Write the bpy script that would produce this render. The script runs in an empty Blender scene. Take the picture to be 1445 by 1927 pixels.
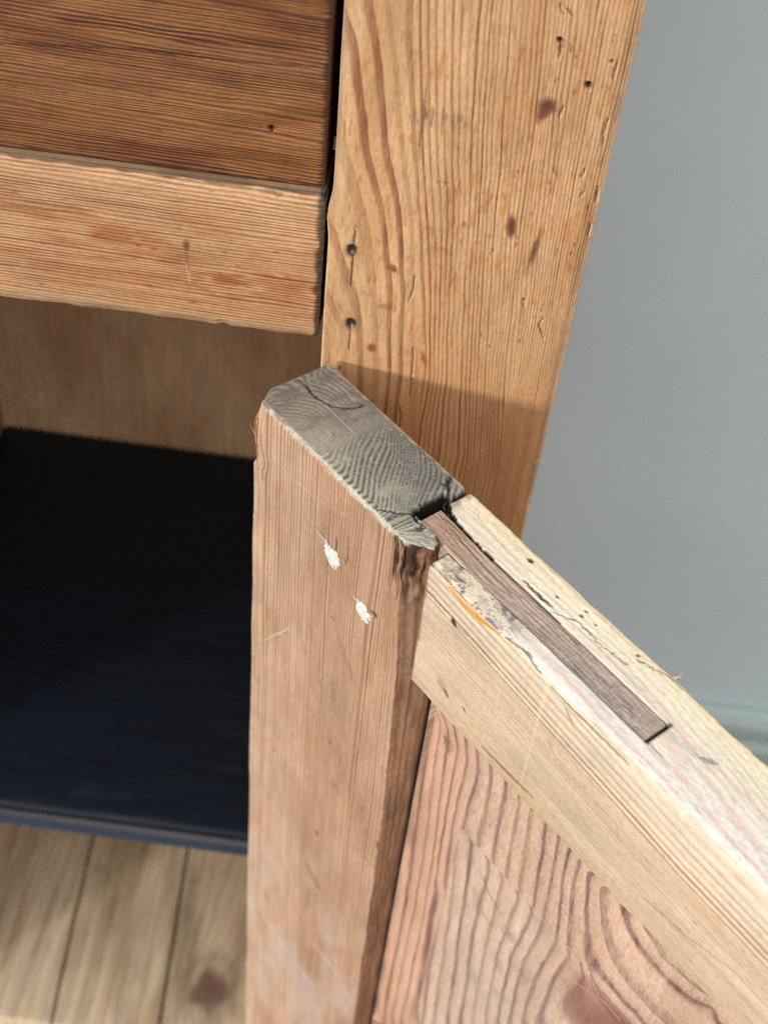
import bpy, math
import numpy as np
from mathutils import Matrix, Vector

# ---------------------------------------------------------------- camera, light, exposure
# All sizes below are in millimetres, measured from the height of the lens;
# H0 lifts the whole place so that the room floor lies at z = 0.
MM = 0.001
H0 = 930.0
sc = bpy.context.scene
cam_d = bpy.data.cameras.new("camera"); cam = bpy.data.objects.new("camera", cam_d)
sc.collection.objects.link(cam); sc.camera = cam
cam_d.sensor_fit = 'VERTICAL'; cam_d.sensor_height = 24.0
cam_d.lens = 24.0 * 2500.0 / 1927.0
cam_d.clip_start = 0.01; cam_d.clip_end = 50.0
CR = np.array([[0.99120066, 0.13179749, -0.01227501], [0.10343787, -0.71336465, 0.69311722], [0.08259455, -0.68828795, -0.72072036]])
m = Matrix([[CR[0, 0], -CR[0, 1], -CR[0, 2], 0], [CR[1, 0], -CR[1, 1], -CR[1, 2], 0], [CR[2, 0], -CR[2, 1], -CR[2, 2], H0 * MM], [0, 0, 0, 1]])
# rows of CR are the world axes seen from the lens; its columns are right, down, forward in the world
cam.matrix_world = m
cam_d.dof.use_dof = True; cam_d.dof.focus_distance = 0.345; cam_d.dof.aperture_fstop = 10.5

world = bpy.data.worlds.new("World"); sc.world = world; world.use_nodes = True
wn = world.node_tree; wn.nodes.clear()
wo = wn.nodes.new('ShaderNodeOutputWorld'); wb = wn.nodes.new('ShaderNodeBackground')
wt = wn.nodes.new('ShaderNodeTexCoord'); ws = wn.nodes.new('ShaderNodeSeparateXYZ'); wr = wn.nodes.new('ShaderNodeValToRGB')
wn.links.new(wt.outputs['Generated'], ws.inputs[0])
mr = wn.nodes.new('ShaderNodeMapRange'); mr.inputs[1].default_value = -1; mr.inputs[2].default_value = 1
wn.links.new(ws.outputs['Z'], mr.inputs[0]); wn.links.new(mr.outputs[0], wr.inputs[0])
wr.color_ramp.elements[0].position = 0.40; wr.color_ramp.elements[0].color = (0.34, 0.33, 0.32, 1)
wr.color_ramp.elements[1].position = 0.62; wr.color_ramp.elements[1].color = (0.82, 0.86, 0.92, 1)
_e = wr.color_ramp.elements.new(1.0); _e.color = (2.15, 2.22, 2.32, 1)
wn.links.new(wr.outputs[0], wb.inputs[0]); wb.inputs[1].default_value = 0.80
wn.links.new(wb.outputs[0], wo.inputs[0])

sun_d = bpy.data.lights.new("window_sun", 'SUN'); sun = bpy.data.objects.new("window_sun", sun_d)
sc.collection.objects.link(sun)
sun_d.energy = 2.25; sun_d.angle = math.radians(6.0); sun_d.color = (1.0, 0.965, 0.90)
sun.rotation_euler = Vector((1.0, 1.0, -0.252)).to_track_quat('-Z', 'Y').to_euler()
sun.location = (-1, -1, 1.3)

vs = sc.view_settings
vs.view_transform = 'Standard'; vs.look = 'None'; vs.exposure = 0.13; vs.gamma = 1.0; vs.use_curve_mapping = False
sc.cycles.max_bounces = 6; sc.cycles.use_denoising = False; sc.cycles.pixel_filter_type = 'BLACKMAN_HARRIS'; sc.cycles.filter_width = 1.2

# ---------------------------------------------------------------- small numeric helpers
def lin(r, g, b):
    f = lambda c: (c / 12.92 if c <= 0.04045 else ((c + 0.055) / 1.055) ** 2.4)
    return (f(r / 255), f(g / 255), f(b / 255))

def _h(i, j, k, seed):
    n = (i * 73856093) ^ (j * 19349663) ^ (k * 83492791) ^ (seed * 2654435761 & 0x7fffffff)
    n = (n ^ (n >> 13)) * 1274126177 & 0xffffffff
    n = (n ^ (n >> 16)) * 668265263 & 0xffffffff
    return ((n ^ (n >> 15)) & 0xffff) / 65535.0

def noise(x, y, z=None, seed=1):
    """smooth value noise, -1..1"""
    x = np.asarray(x, float); y = np.asarray(y, float)
    z = np.zeros_like(x) if z is None else np.asarray(z, float)
    i, j, k = np.floor(x).astype(np.int64), np.floor(y).astype(np.int64), np.floor(z).astype(np.int64)
    u, v, w = x - i, y - j, z - k
    u = u * u * (3 - 2 * u); v = v * v * (3 - 2 * v); w = w * w * (3 - 2 * w)
    r = 0
    for a in (0, 1):
        for b in (0, 1):
            for c in (0, 1):
                r = r + _h(i + a, j + b, k + c, seed) * (u if a else 1 - u) * (v if b else 1 - v) * (w if c else 1 - w)
    return r * 2 - 1

def fbm(x, y, z=None, seed=1, o=3):
    r, a, s = 0, 0.55, 1.0
    for q in range(o):
        r = r + a * noise(x * s, y * s, None if z is None else z * s, seed + 17 * q); a *= 0.5; s *= 2.03
    return r

def ss(a, b, x):
    t = np.clip((x - a) / (b - a), 0, 1)
    return t * t * (3 - 2 * t)

def seg_dist(u, v, pts):
    """distance to a polyline and the running parameter 0..1 along it"""
    best = np.full(u.shape, 1e9); par = np.zeros(u.shape); n = len(pts) - 1
    for q in range(n):
        (ax, ay), (bx, by) = pts[q], pts[q + 1]
        dx, dy = bx - ax, by - ay; L = dx * dx + dy * dy + 1e-9
        t = np.clip(((u - ax) * dx + (v - ay) * dy) / L, 0, 1)
        d = np.hypot(u - ax - t * dx, v - ay - t * dy)
        c = d < best; best = np.where(c, d, best); par = np.where(c, (q + t) / n, par)
    return best, par

def rings_from(lines, x, z):
    """lines: [(ring number, [(x, z), ...])]. Each line says where that growth ring runs."""
    K = np.array([l[0] for l in lines], float); X = []
    for _, p in lines:
        p = sorted(p, key=lambda q: q[1]); X.append(np.interp(z, [q[1] for q in p], [q[0] for q in p]))
    X = np.array(X); out = np.zeros(x.shape)
    for q in range(len(K) - 1):
        a, b = X[q], X[q + 1]; t = (x - a) / np.maximum(b - a, 0.05)
        lo = (t >= 0) if q else np.ones_like(t, bool)
        out = np.where(lo, K[q] + t * (K[q + 1] - K[q]), out)
    return out

class Field:
    """a smooth growth-ring field that takes the value k along every traced line (k, [(u, v), ...])"""
    def __init__(s, curves, lo, hi, steps=(8, 4, 2, 1, .5)):
        s.lo = lo; A = None
        for h in steps:
            nu, nv = int((hi[0] - lo[0]) / h) + 2, int((hi[1] - lo[1]) / h) + 2
            if A is None: A = np.full((nu, nv), float(np.mean([c[0] for c in curves])))
            else:
                iu = np.clip(np.arange(nu) / 2, 0, A.shape[0] - 1.001); iv = np.clip(np.arange(nv) / 2, 0, A.shape[1] - 1.001)
                a, b = iu.astype(int), iv.astype(int); fa, fb = (iu - a)[:, None], (iv - b)[None]
                A = A[a][:, b] * (1 - fa) * (1 - fb) + A[a + 1][:, b] * fa * (1 - fb) + A[a][:, b + 1] * (1 - fa) * fb + A[a + 1][:, b + 1] * fa * fb
            fix = np.zeros(A.shape, bool); val = np.zeros(A.shape)
            for k, p in curves:
                p = np.array(p, float)
                for q in range(len(p) - 1):
                    m_ = int(np.hypot(*(p[q + 1] - p[q])) / h * 2) + 2
                    t = np.linspace(0, 1, m_)[:, None]; w = p[q] * (1 - t) + p[q + 1] * t
                    i = np.round((w - lo) / h).astype(int); ok = (i[:, 0] >= 0) & (i[:, 0] < nu) & (i[:, 1] >= 0) & (i[:, 1] < nv)
                    fix[i[ok, 0], i[ok, 1]] = True; val[i[ok, 0], i[ok, 1]] = k
            for it in range(260):
                B = np.pad(A, 1, mode='reflect', reflect_type='odd') if it % 3 == 0 else np.pad(A, 1, mode='edge')
                A = (B[:-2, 1:-1] + B[2:, 1:-1] + B[1:-1, :-2] + B[1:-1, 2:]) / 4; A[fix] = val[fix]
            for it in range(2):
                B = np.pad(A, 1, mode='edge'); A = (B[:-2, 1:-1] + B[2:, 1:-1] + B[1:-1, :-2] + B[1:-1, 2:] + 2 * A) / 6
            s.h = h
        s.A = A
    def __call__(s, u, v):
        a = np.clip((u - s.lo[0]) / s.h, 0, s.A.shape[0] - 1.001); b = np.clip((v - s.lo[1]) / s.h, 0, s.A.shape[1] - 1.001)
        i, j = a.astype(int), b.astype(int); fa, fb = a - i, b - j; A = s.A
        return A[i, j] * (1 - fa) * (1 - fb) + A[i + 1, j] * fa * (1 - fb) + A[i, j + 1] * (1 - fa) * fb + A[i + 1, j + 1] * fa * fb

def ax(lo, hi, step, r, fine=None):
    """lattice coordinates of one axis, with extra rows inside the rounded edges"""
    a = [lo, lo + r * .15, lo + r * .4, lo + r * .7, lo + r, hi - r, hi - r * .7, hi - r * .4, hi - r * .15, hi]
    segs = fine or [(lo + r, hi - r, step)]
    for (p, q, s) in segs:
        a += list(np.linspace(p, q, max(2, int(round((q - p) / s)) + 1)))
    return np.unique(np.round(a, 4))

class Box:
    """a dense rounded board; P = lattice positions (mm), Q = displaced positions"""
    def __init__(s, xs, ys, zs, r):
        s.lo = np.array([xs[0], ys[0], zs[0]]); s.hi = np.array([xs[-1], ys[-1], zs[-1]]); s.r = r
        C = [xs, ys, zs]; n = [len(c) for c in C]; keys = []; quads = []
        def key(i, j, k): return (i * n[1] + j) * n[2] + k
        for a in range(3):
            b, c = [(1, 2), (2, 0), (0, 1)][a]
            ib, ic = np.meshgrid(np.arange(n[b]), np.arange(n[c]), indexing='ij')
            for side in (0, n[a] - 1):
                I = [None] * 3; I[a] = np.full(ib.shape, side); I[b] = ib; I[c] = ic
                kk = key(*I); q = np.stack([kk[:-1, :-1], kk[1:, :-1], kk[1:, 1:], kk[:-1, 1:]], -1).reshape(-1, 4)
                if side == 0: q = q[:, ::-1]
                quads.append(q)
        quads = np.concatenate(quads); u, inv = np.unique(quads, return_inverse=True)
        s.F = inv.reshape(-1, 4).astype(np.int32)
        i = u // (n[1] * n[2]); j = (u // n[2]) % n[1]; k = u % n[2]
        s.P = np.stack([xs[i], ys[j], zs[k]], -1)
        D = s.P - np.clip(s.P, s.lo + r, s.hi - r); L = np.linalg.norm(D, axis=1); L[L == 0] = 1
        s.N = D / L[:, None]
        s.Q = np.where((np.abs(D).sum(1) > 0)[:, None], np.clip(s.P, s.lo + r, s.hi - r) + s.N * r, s.P)
        m_ = len(s.P); s.ring = np.zeros(m_); s.tint = np.ones((m_, 3)); s.pc = np.zeros((m_, 3)); s.pa = np.zeros(m_)
        s.x, s.y, s.z = s.P.T
    def paint(s, mask, rgb):
        mask = np.clip(mask, 0, 1); c = np.array(lin(*rgb)); ao = mask + s.pa * (1 - mask)
        s.pc = (c * mask[:, None] + s.pc * (s.pa * (1 - mask))[:, None]) / np.maximum(ao, 1e-6)[:, None]; s.pa = ao
    def tone(s, mask, rgb):
        """multiply the wood by rgb where mask"""
        s.tint *= 1 + np.clip(mask, 0, 1)[:, None] * (np.array(rgb) - 1)
    def push(s, d):
        s.Q = s.Q - s.N * np.asarray(d)[:, None]
    def build(s, name, mat, parent=None):
        return mesh_obj(name, s.Q, s.F, mat, parent, s)

root_col = sc.collection
def mesh_obj(name, V, F, mat, parent=None, b=None, smooth=True):
    me = bpy.data.meshes.new(name); V = np.asarray(V, float) * MM; F = np.asarray(F, np.int32)
    me.vertices.add(len(V)); me.vertices.foreach_set('co', V.ravel())
    k = F.shape[1]
    me.loops.add(F.size); me.loops.foreach_set('vertex_index', F.ravel())
    me.polygons.add(len(F)); me.polygons.foreach_set('loop_start', np.arange(0, F.size, k, dtype=np.int32))
    me.polygons.foreach_set('use_smooth', np.full(len(F), smooth)); me.update(calc_edges=True); me.validate()
    if b is not None:
        a = me.attributes.new('ring', 'FLOAT', 'POINT'); a.data.foreach_set('value', b.ring)
        a = me.attributes.new('tint', 'FLOAT_COLOR', 'POINT'); a.data.foreach_set('color', np.column_stack([b.tint, np.ones(len(V))]).ravel())
        a = me.attributes.new('paint', 'FLOAT_COLOR', 'POINT'); a.data.foreach_set('color', np.column_stack([b.pc, b.pa]).ravel())
    me.materials.append(mat)
    o = bpy.data.objects.new(name, me); root_col.objects.link(o)
    if parent is not None: o.parent = parent
    return o

# ---------------------------------------------------------------- materials
class NT:
    def __init__(s, name):
        s.m = bpy.data.materials.new(name); s.m.use_nodes = True; s.t = s.m.node_tree; s.t.nodes.clear()
        s.out = s.n('ShaderNodeOutputMaterial'); s.b = s.n('ShaderNodeBsdfPrincipled'); s.l(s.b.outputs[0], s.out.inputs[0])
    def n(s, t, **k):
        o = s.t.nodes.new(t)
        for a, v in k.items(): setattr(o, a, v)
        return o
    def l(s, a, b): s.t.links.new(a, b)
    def put(s, v, sock):
        if isinstance(v, (int, float)): sock.default_value = v
        elif isinstance(v, tuple): sock.default_value = (*v, 1) if len(v) == 3 and len(sock.default_value) == 4 else v
        else: s.l(v, sock)
    def math(s, op, a, b=None, c=None, clamp=False):
        o = s.n('ShaderNodeMath', operation=op, use_clamp=clamp)
        for q, v in enumerate((a, b, c)):
            if v is not None: s.put(v, o.inputs[q])
        return o.outputs[0]
    def mix(s, f, a, b, mode='MIX'):
        o = s.n('ShaderNodeMix', data_type='RGBA', blend_type=mode)
        s.put(f, o.inputs[0]); s.put(a, o.inputs[6]); s.put(b, o.inputs[7]); return o.outputs[2]
    def noise(s, vec, scale, detail=2, rough=.5):
        o = s.n('ShaderNodeTexNoise'); s.l(vec, o.inputs['Vector']); o.inputs['Scale'].default_value = scale
        o.inputs['Detail'].default_value = detail; o.inputs['Roughness'].default_value = rough; return o.outputs[0]
    def mapv(s, vec, sc_):
        o = s.n('ShaderNodeMapping'); s.l(vec, o.inputs[0]); o.inputs['Scale'].default_value = sc_; return o.outputs[0]
    def ramp(s, f, stops, interp='LINEAR'):
        o = s.n('ShaderNodeValToRGB'); s.l(f, o.inputs[0]); e = o.color_ramp.elements; o.color_ramp.interpolation = interp
        while len(e) < len(stops): e.new(0.5)
        for q, (p, c) in enumerate(stops): e[q].position = p; e[q].color = (c, c, c, 1) if isinstance(c, (int, float)) else (*c, 1)
        return o.outputs[0]
    def rng(s, f, a, b, c, d):
        o = s.n('ShaderNodeMapRange'); s.l(f, o.inputs[0])
        for q, v in enumerate((a, b, c, d)): o.inputs[q + 1].default_value = v
        return o.outputs[0]

def wood(name, early, late, grain='z', prof=((0, 0), (.45, .12), (.78, 1), (.92, .9), (1, 0)), fibre=.25, ringbump=.15, fbump=.3,
         rough=.62, wob=.12, late_amt=1.0, streak=None, fine=1.0, speck=.0, spec=.3, per0=.55):
    t = NT(name); tc = t.n('ShaderNodeTexCoord').outputs['Object']
    def st(al, ac):   # stretched coordinates: fast across the grain, slow along it
        v = [ac] * 3; v['xyz'.index(grain)] = al; return t.mapv(tc, tuple(v))
    ring = t.n('ShaderNodeAttribute', attribute_name='ring').outputs['Fac']
    wobn = t.noise(st(45, 260), 1, 3, .6)
    r = t.math('ADD', ring, t.math('MULTIPLY', t.math('SUBTRACT', wobn, .5), wob * 2))
    fr = t.math('FRACT', r); fl = t.math('FLOOR', r)
    wn_ = t.n('ShaderNodeTexWhiteNoise', noise_dimensions='1D'); t.l(fl, wn_.inputs['W'])
    prof_ = t.ramp(fr, prof)
    per = t.rng(wn_.outputs[0], 0, 1, per0, 1.0)
    brk = t.rng(t.noise(st(30, 420), 1, 2, .6), .3, .7, .6, 1.15)
    la = t.math('MULTIPLY', t.math('MULTIPLY', prof_, per), t.math('MULTIPLY', brk, late_amt), clamp=True)
    blot = t.noise(st(14, 40), 1, 3, .55)
    e = t.mix(t.rng(blot, .3, .7, 0, 1), tuple(c * .84 for c in early), tuple(min(1, c * 1.13) for c in early))
    if streak: e = t.mix(t.rng(t.noise(st(10, 90), 1, 3, .6), .52, .75, 0, .8), e, streak)
    col = t.mix(la, e, late)
    f1 = t.noise(st(60 * fine, 2200 * fine), 1, 2, .6); f2 = t.noise(st(300 * fine, 3600 * fine), 1, 1, .5)
    fm = t.math('ADD', t.math('MULTIPLY', f1, .6), t.math('MULTIPLY', f2, .4))
    micro = t.noise(t.mapv(tc, tuple(1500 if q != 'xyz'.index(grain) else 700 for q in range(3))), 1, 2, .65)
    mott = t.noise(st(60, 230), 1, 3, .6)
    fv = t.math('MULTIPLY', t.rng(fm, .3, .7, 1 - fibre, 1 + fibre), t.math('MULTIPLY', t.rng(micro, .25, .75, .84, 1.14), t.rng(mott, .3, .7, .91, 1.07)))
    vm = t.n('ShaderNodeVectorMath', operation='SCALE'); t.l(col, vm.inputs[0]); t.l(fv, vm.inputs[3]); col = vm.outputs[0]
    if speck:
        sp = t.rng(t.noise(st(260, 2600), 1, 1, .5), .66, .74, 0, speck); col = t.mix(sp, col, tuple(c * .45 for c in late))
    ti = t.n('ShaderNodeAttribute', attribute_name='tint').outputs['Color']
    col = t.mix(1.0, col, ti, 'MULTIPLY')
    pa = t.n('ShaderNodeAttribute', attribute_name='paint')
    grit = t.math('MULTIPLY', t.rng(f2, .3, .7, .88, 1.1), t.rng(micro, .25, .75, .84, 1.14))
    vm = t.n('ShaderNodeVectorMath', operation='SCALE'); t.l(pa.outputs['Color'], vm.inputs[0]); t.l(grit, vm.inputs[3])
    col = t.mix(pa.outputs['Alpha'], col, vm.outputs[0])
    t.l(col, t.b.inputs['Base Color'])
    t.put(t.rng(fm, .3, .7, rough - .08, rough + .1), t.b.inputs['Roughness']); t.b.inputs['Specular IOR Level'].default_value = spec
    h = t.math('ADD', t.math('MULTIPLY', la, ringbump), t.math('MULTIPLY', fm, fbump))
    bp = t.n('ShaderNodeBump'); bp.inputs['Strength'].default_value = 1.0; bp.inputs['Distance'].default_value = 0.0004
    t.l(h, bp.inputs['Height']); t.l(bp.outputs[0], t.b.inputs['Normal'])
    return t.m

def plain(name, rgb, rough=.6, spec=.3, var=.12, scale=30, bump=.1, bs=800):
    t = NT(name); tc = t.n('ShaderNodeTexCoord').outputs['Object']
    c = lin(*rgb); nz = t.noise(tc, scale, 4, .6)
    t.l(t.mix(t.rng(nz, .3, .7, 0, 1), tuple(q * (1 - var) for q in c), tuple(min(1, q * (1 + var)) for q in c)), t.b.inputs['Base Color'])
    t.b.inputs['Roughness'].default_value = rough; t.b.inputs['Specular IOR Level'].default_value = spec
    bp = t.n('ShaderNodeBump'); bp.inputs['Strength'].default_value = bump; bp.inputs['Distance'].default_value = .0005
    t.l(t.noise(tc, bs, 3, .6), bp.inputs['Height']); t.l(bp.outputs[0], t.b.inputs['Normal']); return t.m

M = {}
M['post'] = wood('pine_post', lin(208, 168, 124), lin(136, 82, 56), 'z', ((0, 0), (.5, .03), (.66, .8), (.93, 1), (1, 0)), fibre=.12, wob=.10, speck=.3, fbump=.14, ringbump=.1, streak=lin(184, 134, 88), per0=.32)
M['drawer'] = wood('stained_pine', lin(160, 106, 58), lin(72, 43, 35), 'x', ((0, .1), (.35, .1), (.6, .9), (.92, 1), (1, .1)), fibre=.3, wob=.28, ringbump=.3, fbump=.2, rough=.5, spec=.4, streak=lin(110, 70, 46), speck=.5, late_amt=1.0)
M['front_rail'] = wood('worn_pine_rail', lin(204, 158, 114), lin(132, 88, 60), 'x', ((0, 0), (.35, .1), (.6, .9), (.85, 1), (1, .1)), fibre=.18, wob=.2, ringbump=.25, fbump=.15, speck=.45)
M['stile'] = wood('pine_stile', lin(198, 165, 136), lin(138, 102, 80), 'z', ((0, 0), (.45, .05), (.68, .9), (.9, 1), (1, 0)), fibre=.12, wob=.10, speck=.3, ringbump=.04, fbump=.1, per0=.3)
M['rail'] = wood('pale_pine_rail', lin(220, 201, 177), lin(158, 124, 94), 'x', ((0, 0), (.4, .08), (.7, .85), (.9, 1), (1, 0)), fibre=.08, wob=.08, speck=.25, ringbump=.1, fbump=.1)
M['slip'] = wood('old_loose_tongue', lin(176, 154, 138), lin(142, 120, 106), 'x', fibre=.35, wob=.3, speck=.6, ringbump=.15, fbump=.2, fine=1.3)
M['panel'] = wood('pine_panel', lin(204, 174, 150), lin(122, 90, 86), 'z', ((0, .9), (.10, 1), (.17, .85), (.27, .28), (.5, .08), (.86, 0), (1, .9)), fibre=.1, wob=.05, speck=.2, ringbump=.08, fbump=.12)
M['back'] = wood('back_boards', lin(218, 180, 140), lin(186, 144, 106), 'z', fibre=.15, late_amt=.4)
M['inside'] = wood('inner_boards', lin(176, 140, 104), lin(140, 100, 70), 'z', fibre=.15)
M['bottom'] = wood('bottom_boards', lin(222, 200, 166), lin(188, 156, 120), 'y', fibre=.1, late_amt=.6, streak=lin(150, 140, 128))
M['navy'] = wood('navy_paint', lin(16, 28, 41), lin(11, 19, 29), 'x', fibre=.3, rough=.5, fbump=.15, ringbump=.1)
M['navy_edge'] = wood('navy_highlight_edge', lin(40, 50, 64), lin(70, 66, 68), 'x', fibre=.1)
M['wall'] = plain('wall_paint', (214, 227, 228), rough=.7, var=.05, scale=5, bump=.15, bs=300)
M['skirt'] = plain('skirting_paint', (178, 190, 184), rough=.4, var=.03)
M['filler'] = plain('white_filler', (224, 225, 220), rough=.8, var=.06, scale=900, bump=1, bs=1800)
M['fibre'] = plain('torn_fibre', (214, 178, 136), rough=.7, var=.2, scale=900)
M['fibre_red'] = plain('torn_red_fibre', (188, 128, 88), rough=.6, var=.25, scale=900)
M['fibre_grey'] = plain('grey_lint', (150, 142, 126), rough=.8, var=.2, scale=900)
M['floor'] = wood('room_boards', lin(120, 100, 80), lin(90, 70, 55), 'y', fibre=.1)

# ---------------------------------------------------------------- the setting
def struct(o, label, cat):
    o['kind'] = 'structure'; o['label'] = label; o['category'] = cat; o.location.z += H0 * MM; return o
def simple_box(name, lo, hi, mat, parent=None, step=20, r=1.0, ringf=None):
    b = Box(*[ax(lo[q], hi[q], step, r) for q in range(3)], r)
    if ringf: b.ring = ringf(b.x, b.y, b.z)
    return b.build(name, mat, parent)

wallo = simple_box('wall', (-1500, 600, -930), (1900, 700, 1500), M['wall'], step=200, r=2)
struct(wallo, 'smooth pale grey green painted wall behind the cupboard', 'wall')
flo = simple_box('floor', (-1500, -900, -960), (1900, 700, -930), M['floor'], step=100, r=1, ringf=lambda x, y, z: x / 9)
struct(flo, 'brown boarded floor below the cupboard', 'floor')
# skirting: a moulded profile run along the wall
prof = [(600, -778), (596, -776), (590, -778), (586, -784), (585, -792), (588, -798), (592, -802), (592, -806), (588, -809), (585, -811), (585, -929.5), (600, -929.5)]
V = [(x, y, z) for x in (-1490, 1890) for (y, z) in prof]; n_ = len(prof)
F = [(q, (q + 1) % n_, n_ + (q + 1) % n_, n_ + q) for q in range(n_)]
sk = mesh_obj('skirting_board', V, F, M['skirt'], smooth=False)
struct(sk, 'pale moulded skirting board along the foot of the grey wall', 'skirting board')

# ---------------------------------------------------------------- the cupboard
cab = bpy.data.objects.new('cupboard', None); root_col.objects.link(cab); cab.location = (0, 0, H0 * MM); cab.empty_display_size = .1
cab['category'] = 'cupboard'
cab['label'] = 'old stripped pine cupboard with dark drawer, navy inside shelf and its door standing open'

# --- right-hand post
b = Box(ax(-29, 40.8, 1, 1.2, [(-27.8, 39.6, .42)]), ax(298.7, 340, 6, 1.2), ax(-930, -55, 1, 1.2, [(-928.8, -540, 6), (-540, -335, 1.2), (-335, -128, .42), (-128, -57, 4)]), 1.2)
x, y, z = b.x, b.y, b.z; front = (b.N[:, 1] < -.3)
L = [(0, [(-42.12, -143.51), (-33.28, -200.66), (-29.33, -219.49), (-21.99, -240.08), (-20.81, -253.81), (-18.18, -274.57)]), (1, [(-39.62, -143.19), (-32.4, -189.21), (-29.45, -200.41), (-25.3, -210.42), (-20.98, -220.85), (-17.17, -234.48), (-15.52, -252.91), (-13.34, -273.71)]),
     (2, [(-34.63, -142.53), (-30.95, -152.56), (-29.3, -163.37), (-25.82, -179.12), (-20.74, -195.16), (-17.06, -208.28), (-14.28, -225.05), (-10.56, -252.06)]), (3, [(-28.09, -142.95), (-24.49, -151.42), (-21.41, -167.12), (-18.18, -184.77), (-13.98, -202.05), (-10.4, -220.06), (-7.47, -251.53)]),
     (4, [(-21.62, -140.82), (-17.82, -156.35), (-13.89, -180.44), (-10.12, -199.13), (-6.5, -223.8), (-4.23, -250.98)]), (5, [(-18.04, -140.35), (-14.12, -155.84), (-10.27, -179.91), (-6.38, -202.56), (-0.84, -250.4), (3.72, -284.1)]),
     (6, [(-12.64, -139.64), (-7.45, -180.88), (-2.73, -212.98), (1.77, -249.96)]), (15, [(4.18, -137.43), (7.45, -177.33), (13.73, -243.51), (17.51, -281.58)]), (27, [(18.76, -135.51), (21.46, -171.54), (23.77, -206.04), (26.05, -241.43), (29.28, -288.67)]),
     (46, [(40.78, -132.61), (40.17, -202.79), (40.5, -231.61), (40.76, -313.46)])]
zc = np.clip(z, -335, -128)
b.ring = rings_from(L, x, zc) + .16 * noise(x / 14, z / 22, seed=3) + ss(-8, 6, x) * (.7 * noise(x / 3.4, z / 420, seed=7) + .16 * noise(x / 4, z / 9, seed=4) + .3 * noise(x / 9, z / 40, seed=6)) + (y - 298.7) * .12 * (~front)
near = front & (z > -420)
# left arris: small step beside the drawer, pale worn chamfer
b.Q[:, 0] += np.where((x < -20) & (b.N[:, 1] < .5), (ss(-203, -192, z) * .35 + .15 * noise(z / 12, z * 0, seed=8)) * ss(-20, -29, x), 0)
b.Q[:, 0] -= np.where((x < -20), .9 * np.exp(-((z + 201) / 5) ** 2) * ss(-24, -29, x), 0)
b.paint(ss(-28.3, -29, x) * ss(.35, .1, np.abs(b.N[:, 1] + .6)) * ss(-.2, .4, noise(z / 5, z * 0, seed=5) + .5), (222, 190, 158))
b.paint(ss(-27.6, -28.6, x) * ss(-205, -196, z) * .7 * near, (148, 126, 108))
# right arris worn round
e = ss(34, 40.8, x) * (b.N[:, 1] < .3)
b.Q[:, 1] += np.where(y < 305, e ** 2.2 * (1.4 + .6 * noise(z / 11, z * 0, seed=9)), 0)
b.paint(.75 * ss(39.2, 40.6, x) * near, (212, 186, 160))
b.paint(.35 * near * ss(36, 39, x) * ss(.1, .5, fbm(x / 3, z / 18, seed=12)), (130, 108, 84))
# reddish mottling
rm = ss(.05, .55, fbm(x / 2.2, z / 3.0, seed=21)) * np.exp(-((x - 8) / 15) ** 2 - ((z + 193) / 24) ** 2)
rm = np.maximum(rm, .9 * ss(.0, .5, fbm(x / 3.2, z / 4, seed=22)) * np.exp(-((x + 12) / 13) ** 2 - ((z + 222) / 26) ** 2))
b.tone(near * np.clip(rm * 1.1, 0, 1) * ss(-.4, .3, noise(x / .7, z / 5, seed=24)), (.76, .56, .42))
b.tone(near * ss(-.1, .6, fbm(x / 9, z / 40, seed=25)) * .6, (.86, .74, .62)); b.tone(near * ss(26, 40, x) * .35, (.86, .76, .66)); b.tone(near * ss(-150, -240, z) * .3, (.9, .8, .7))
b.tone(near * 1.0 * ss(.10, .6, fbm(x / .6, z / 4.5, seed=23)) * ss(-275, -215, z), (.84, .68, .54))
b.tone(near * ss(-235, -275, z) * .85, (.90, .76, .62))  # more orange wood here, toned darker to deepen the door's cast shadow
def dimple(b, pts_or_c, rx, rz, ang, rgb, dep, sel, soft=.35, a=1.0):
    (cx, cz) = pts_or_c; U_, V_ = (b.x, b.z)
    c_, s_ = math.cos(ang), math.sin(ang); du = (U_ - cx) * c_ + (V_ - cz) * s_; dv = -(U_ - cx) * s_ + (V_ - cz) * c_
    d = np.sqrt((du / rx) ** 2 + (dv / rz) ** 2) + .18 * noise(U_ / (rx * .8), V_ / (rx * .8), seed=int(abs(cx * 7 + cz)) + 3)
    mk = ss(1 + soft, 1 - soft, d) * sel; b.paint(mk * a, rgb); b.push(mk * dep); return mk
def crack(b, pts, w, rgb, dep, sel, a=1.0, coords=None, jag=.15, seed=1, soft=.22):
    U_, V_ = coords or (b.x, b.z)
    jag = min(jag, .3); ju = U_ + jag * noise(U_ / .8, V_ / .8, seed=seed + 50); jv = V_ + jag * noise(U_ / .8, V_ / .8, seed=seed + 90)
    d, t = seg_dist(ju, jv, pts); ww = w * (.35 + .65 * np.sin(np.clip(t, .02, .98) * math.pi)); mk = ss(ww + soft, ww * .4, d) * sel
    b.paint(mk * a, rgb); b.push(mk * dep); return mk
P1 = lambda pts: pts[0]
for c, rx, rz, an in ((P1([(-22.35, -211.17)]), 1.3, 1.9, .1), (P1([(-21.02, -236.07)]), 1.4, 1.9, -.1)):
    dimple(b, c, rx * 1.5, rz * 1.4, an, (120, 92, 64), 0, near, .6, .6); dimple(b, c, rx, rz, an, (44, 36, 30), .9, near)
    dimple(b, (c[0] + .2, c[1] - 1.0), .5, .6, 0, (168, 150, 120), -.3, near)
crack(b, [(-22.03, -203.11), (-22.09, -210.79), (-21.86, -223.16)], .18, (66, 42, 26), .3, near, seed=2); crack(b, [(-21.14, -234.19), (-21.08, -239.93), (-21.01, -245.8)], .16, (66, 42, 26), .3, near, seed=3)
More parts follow.
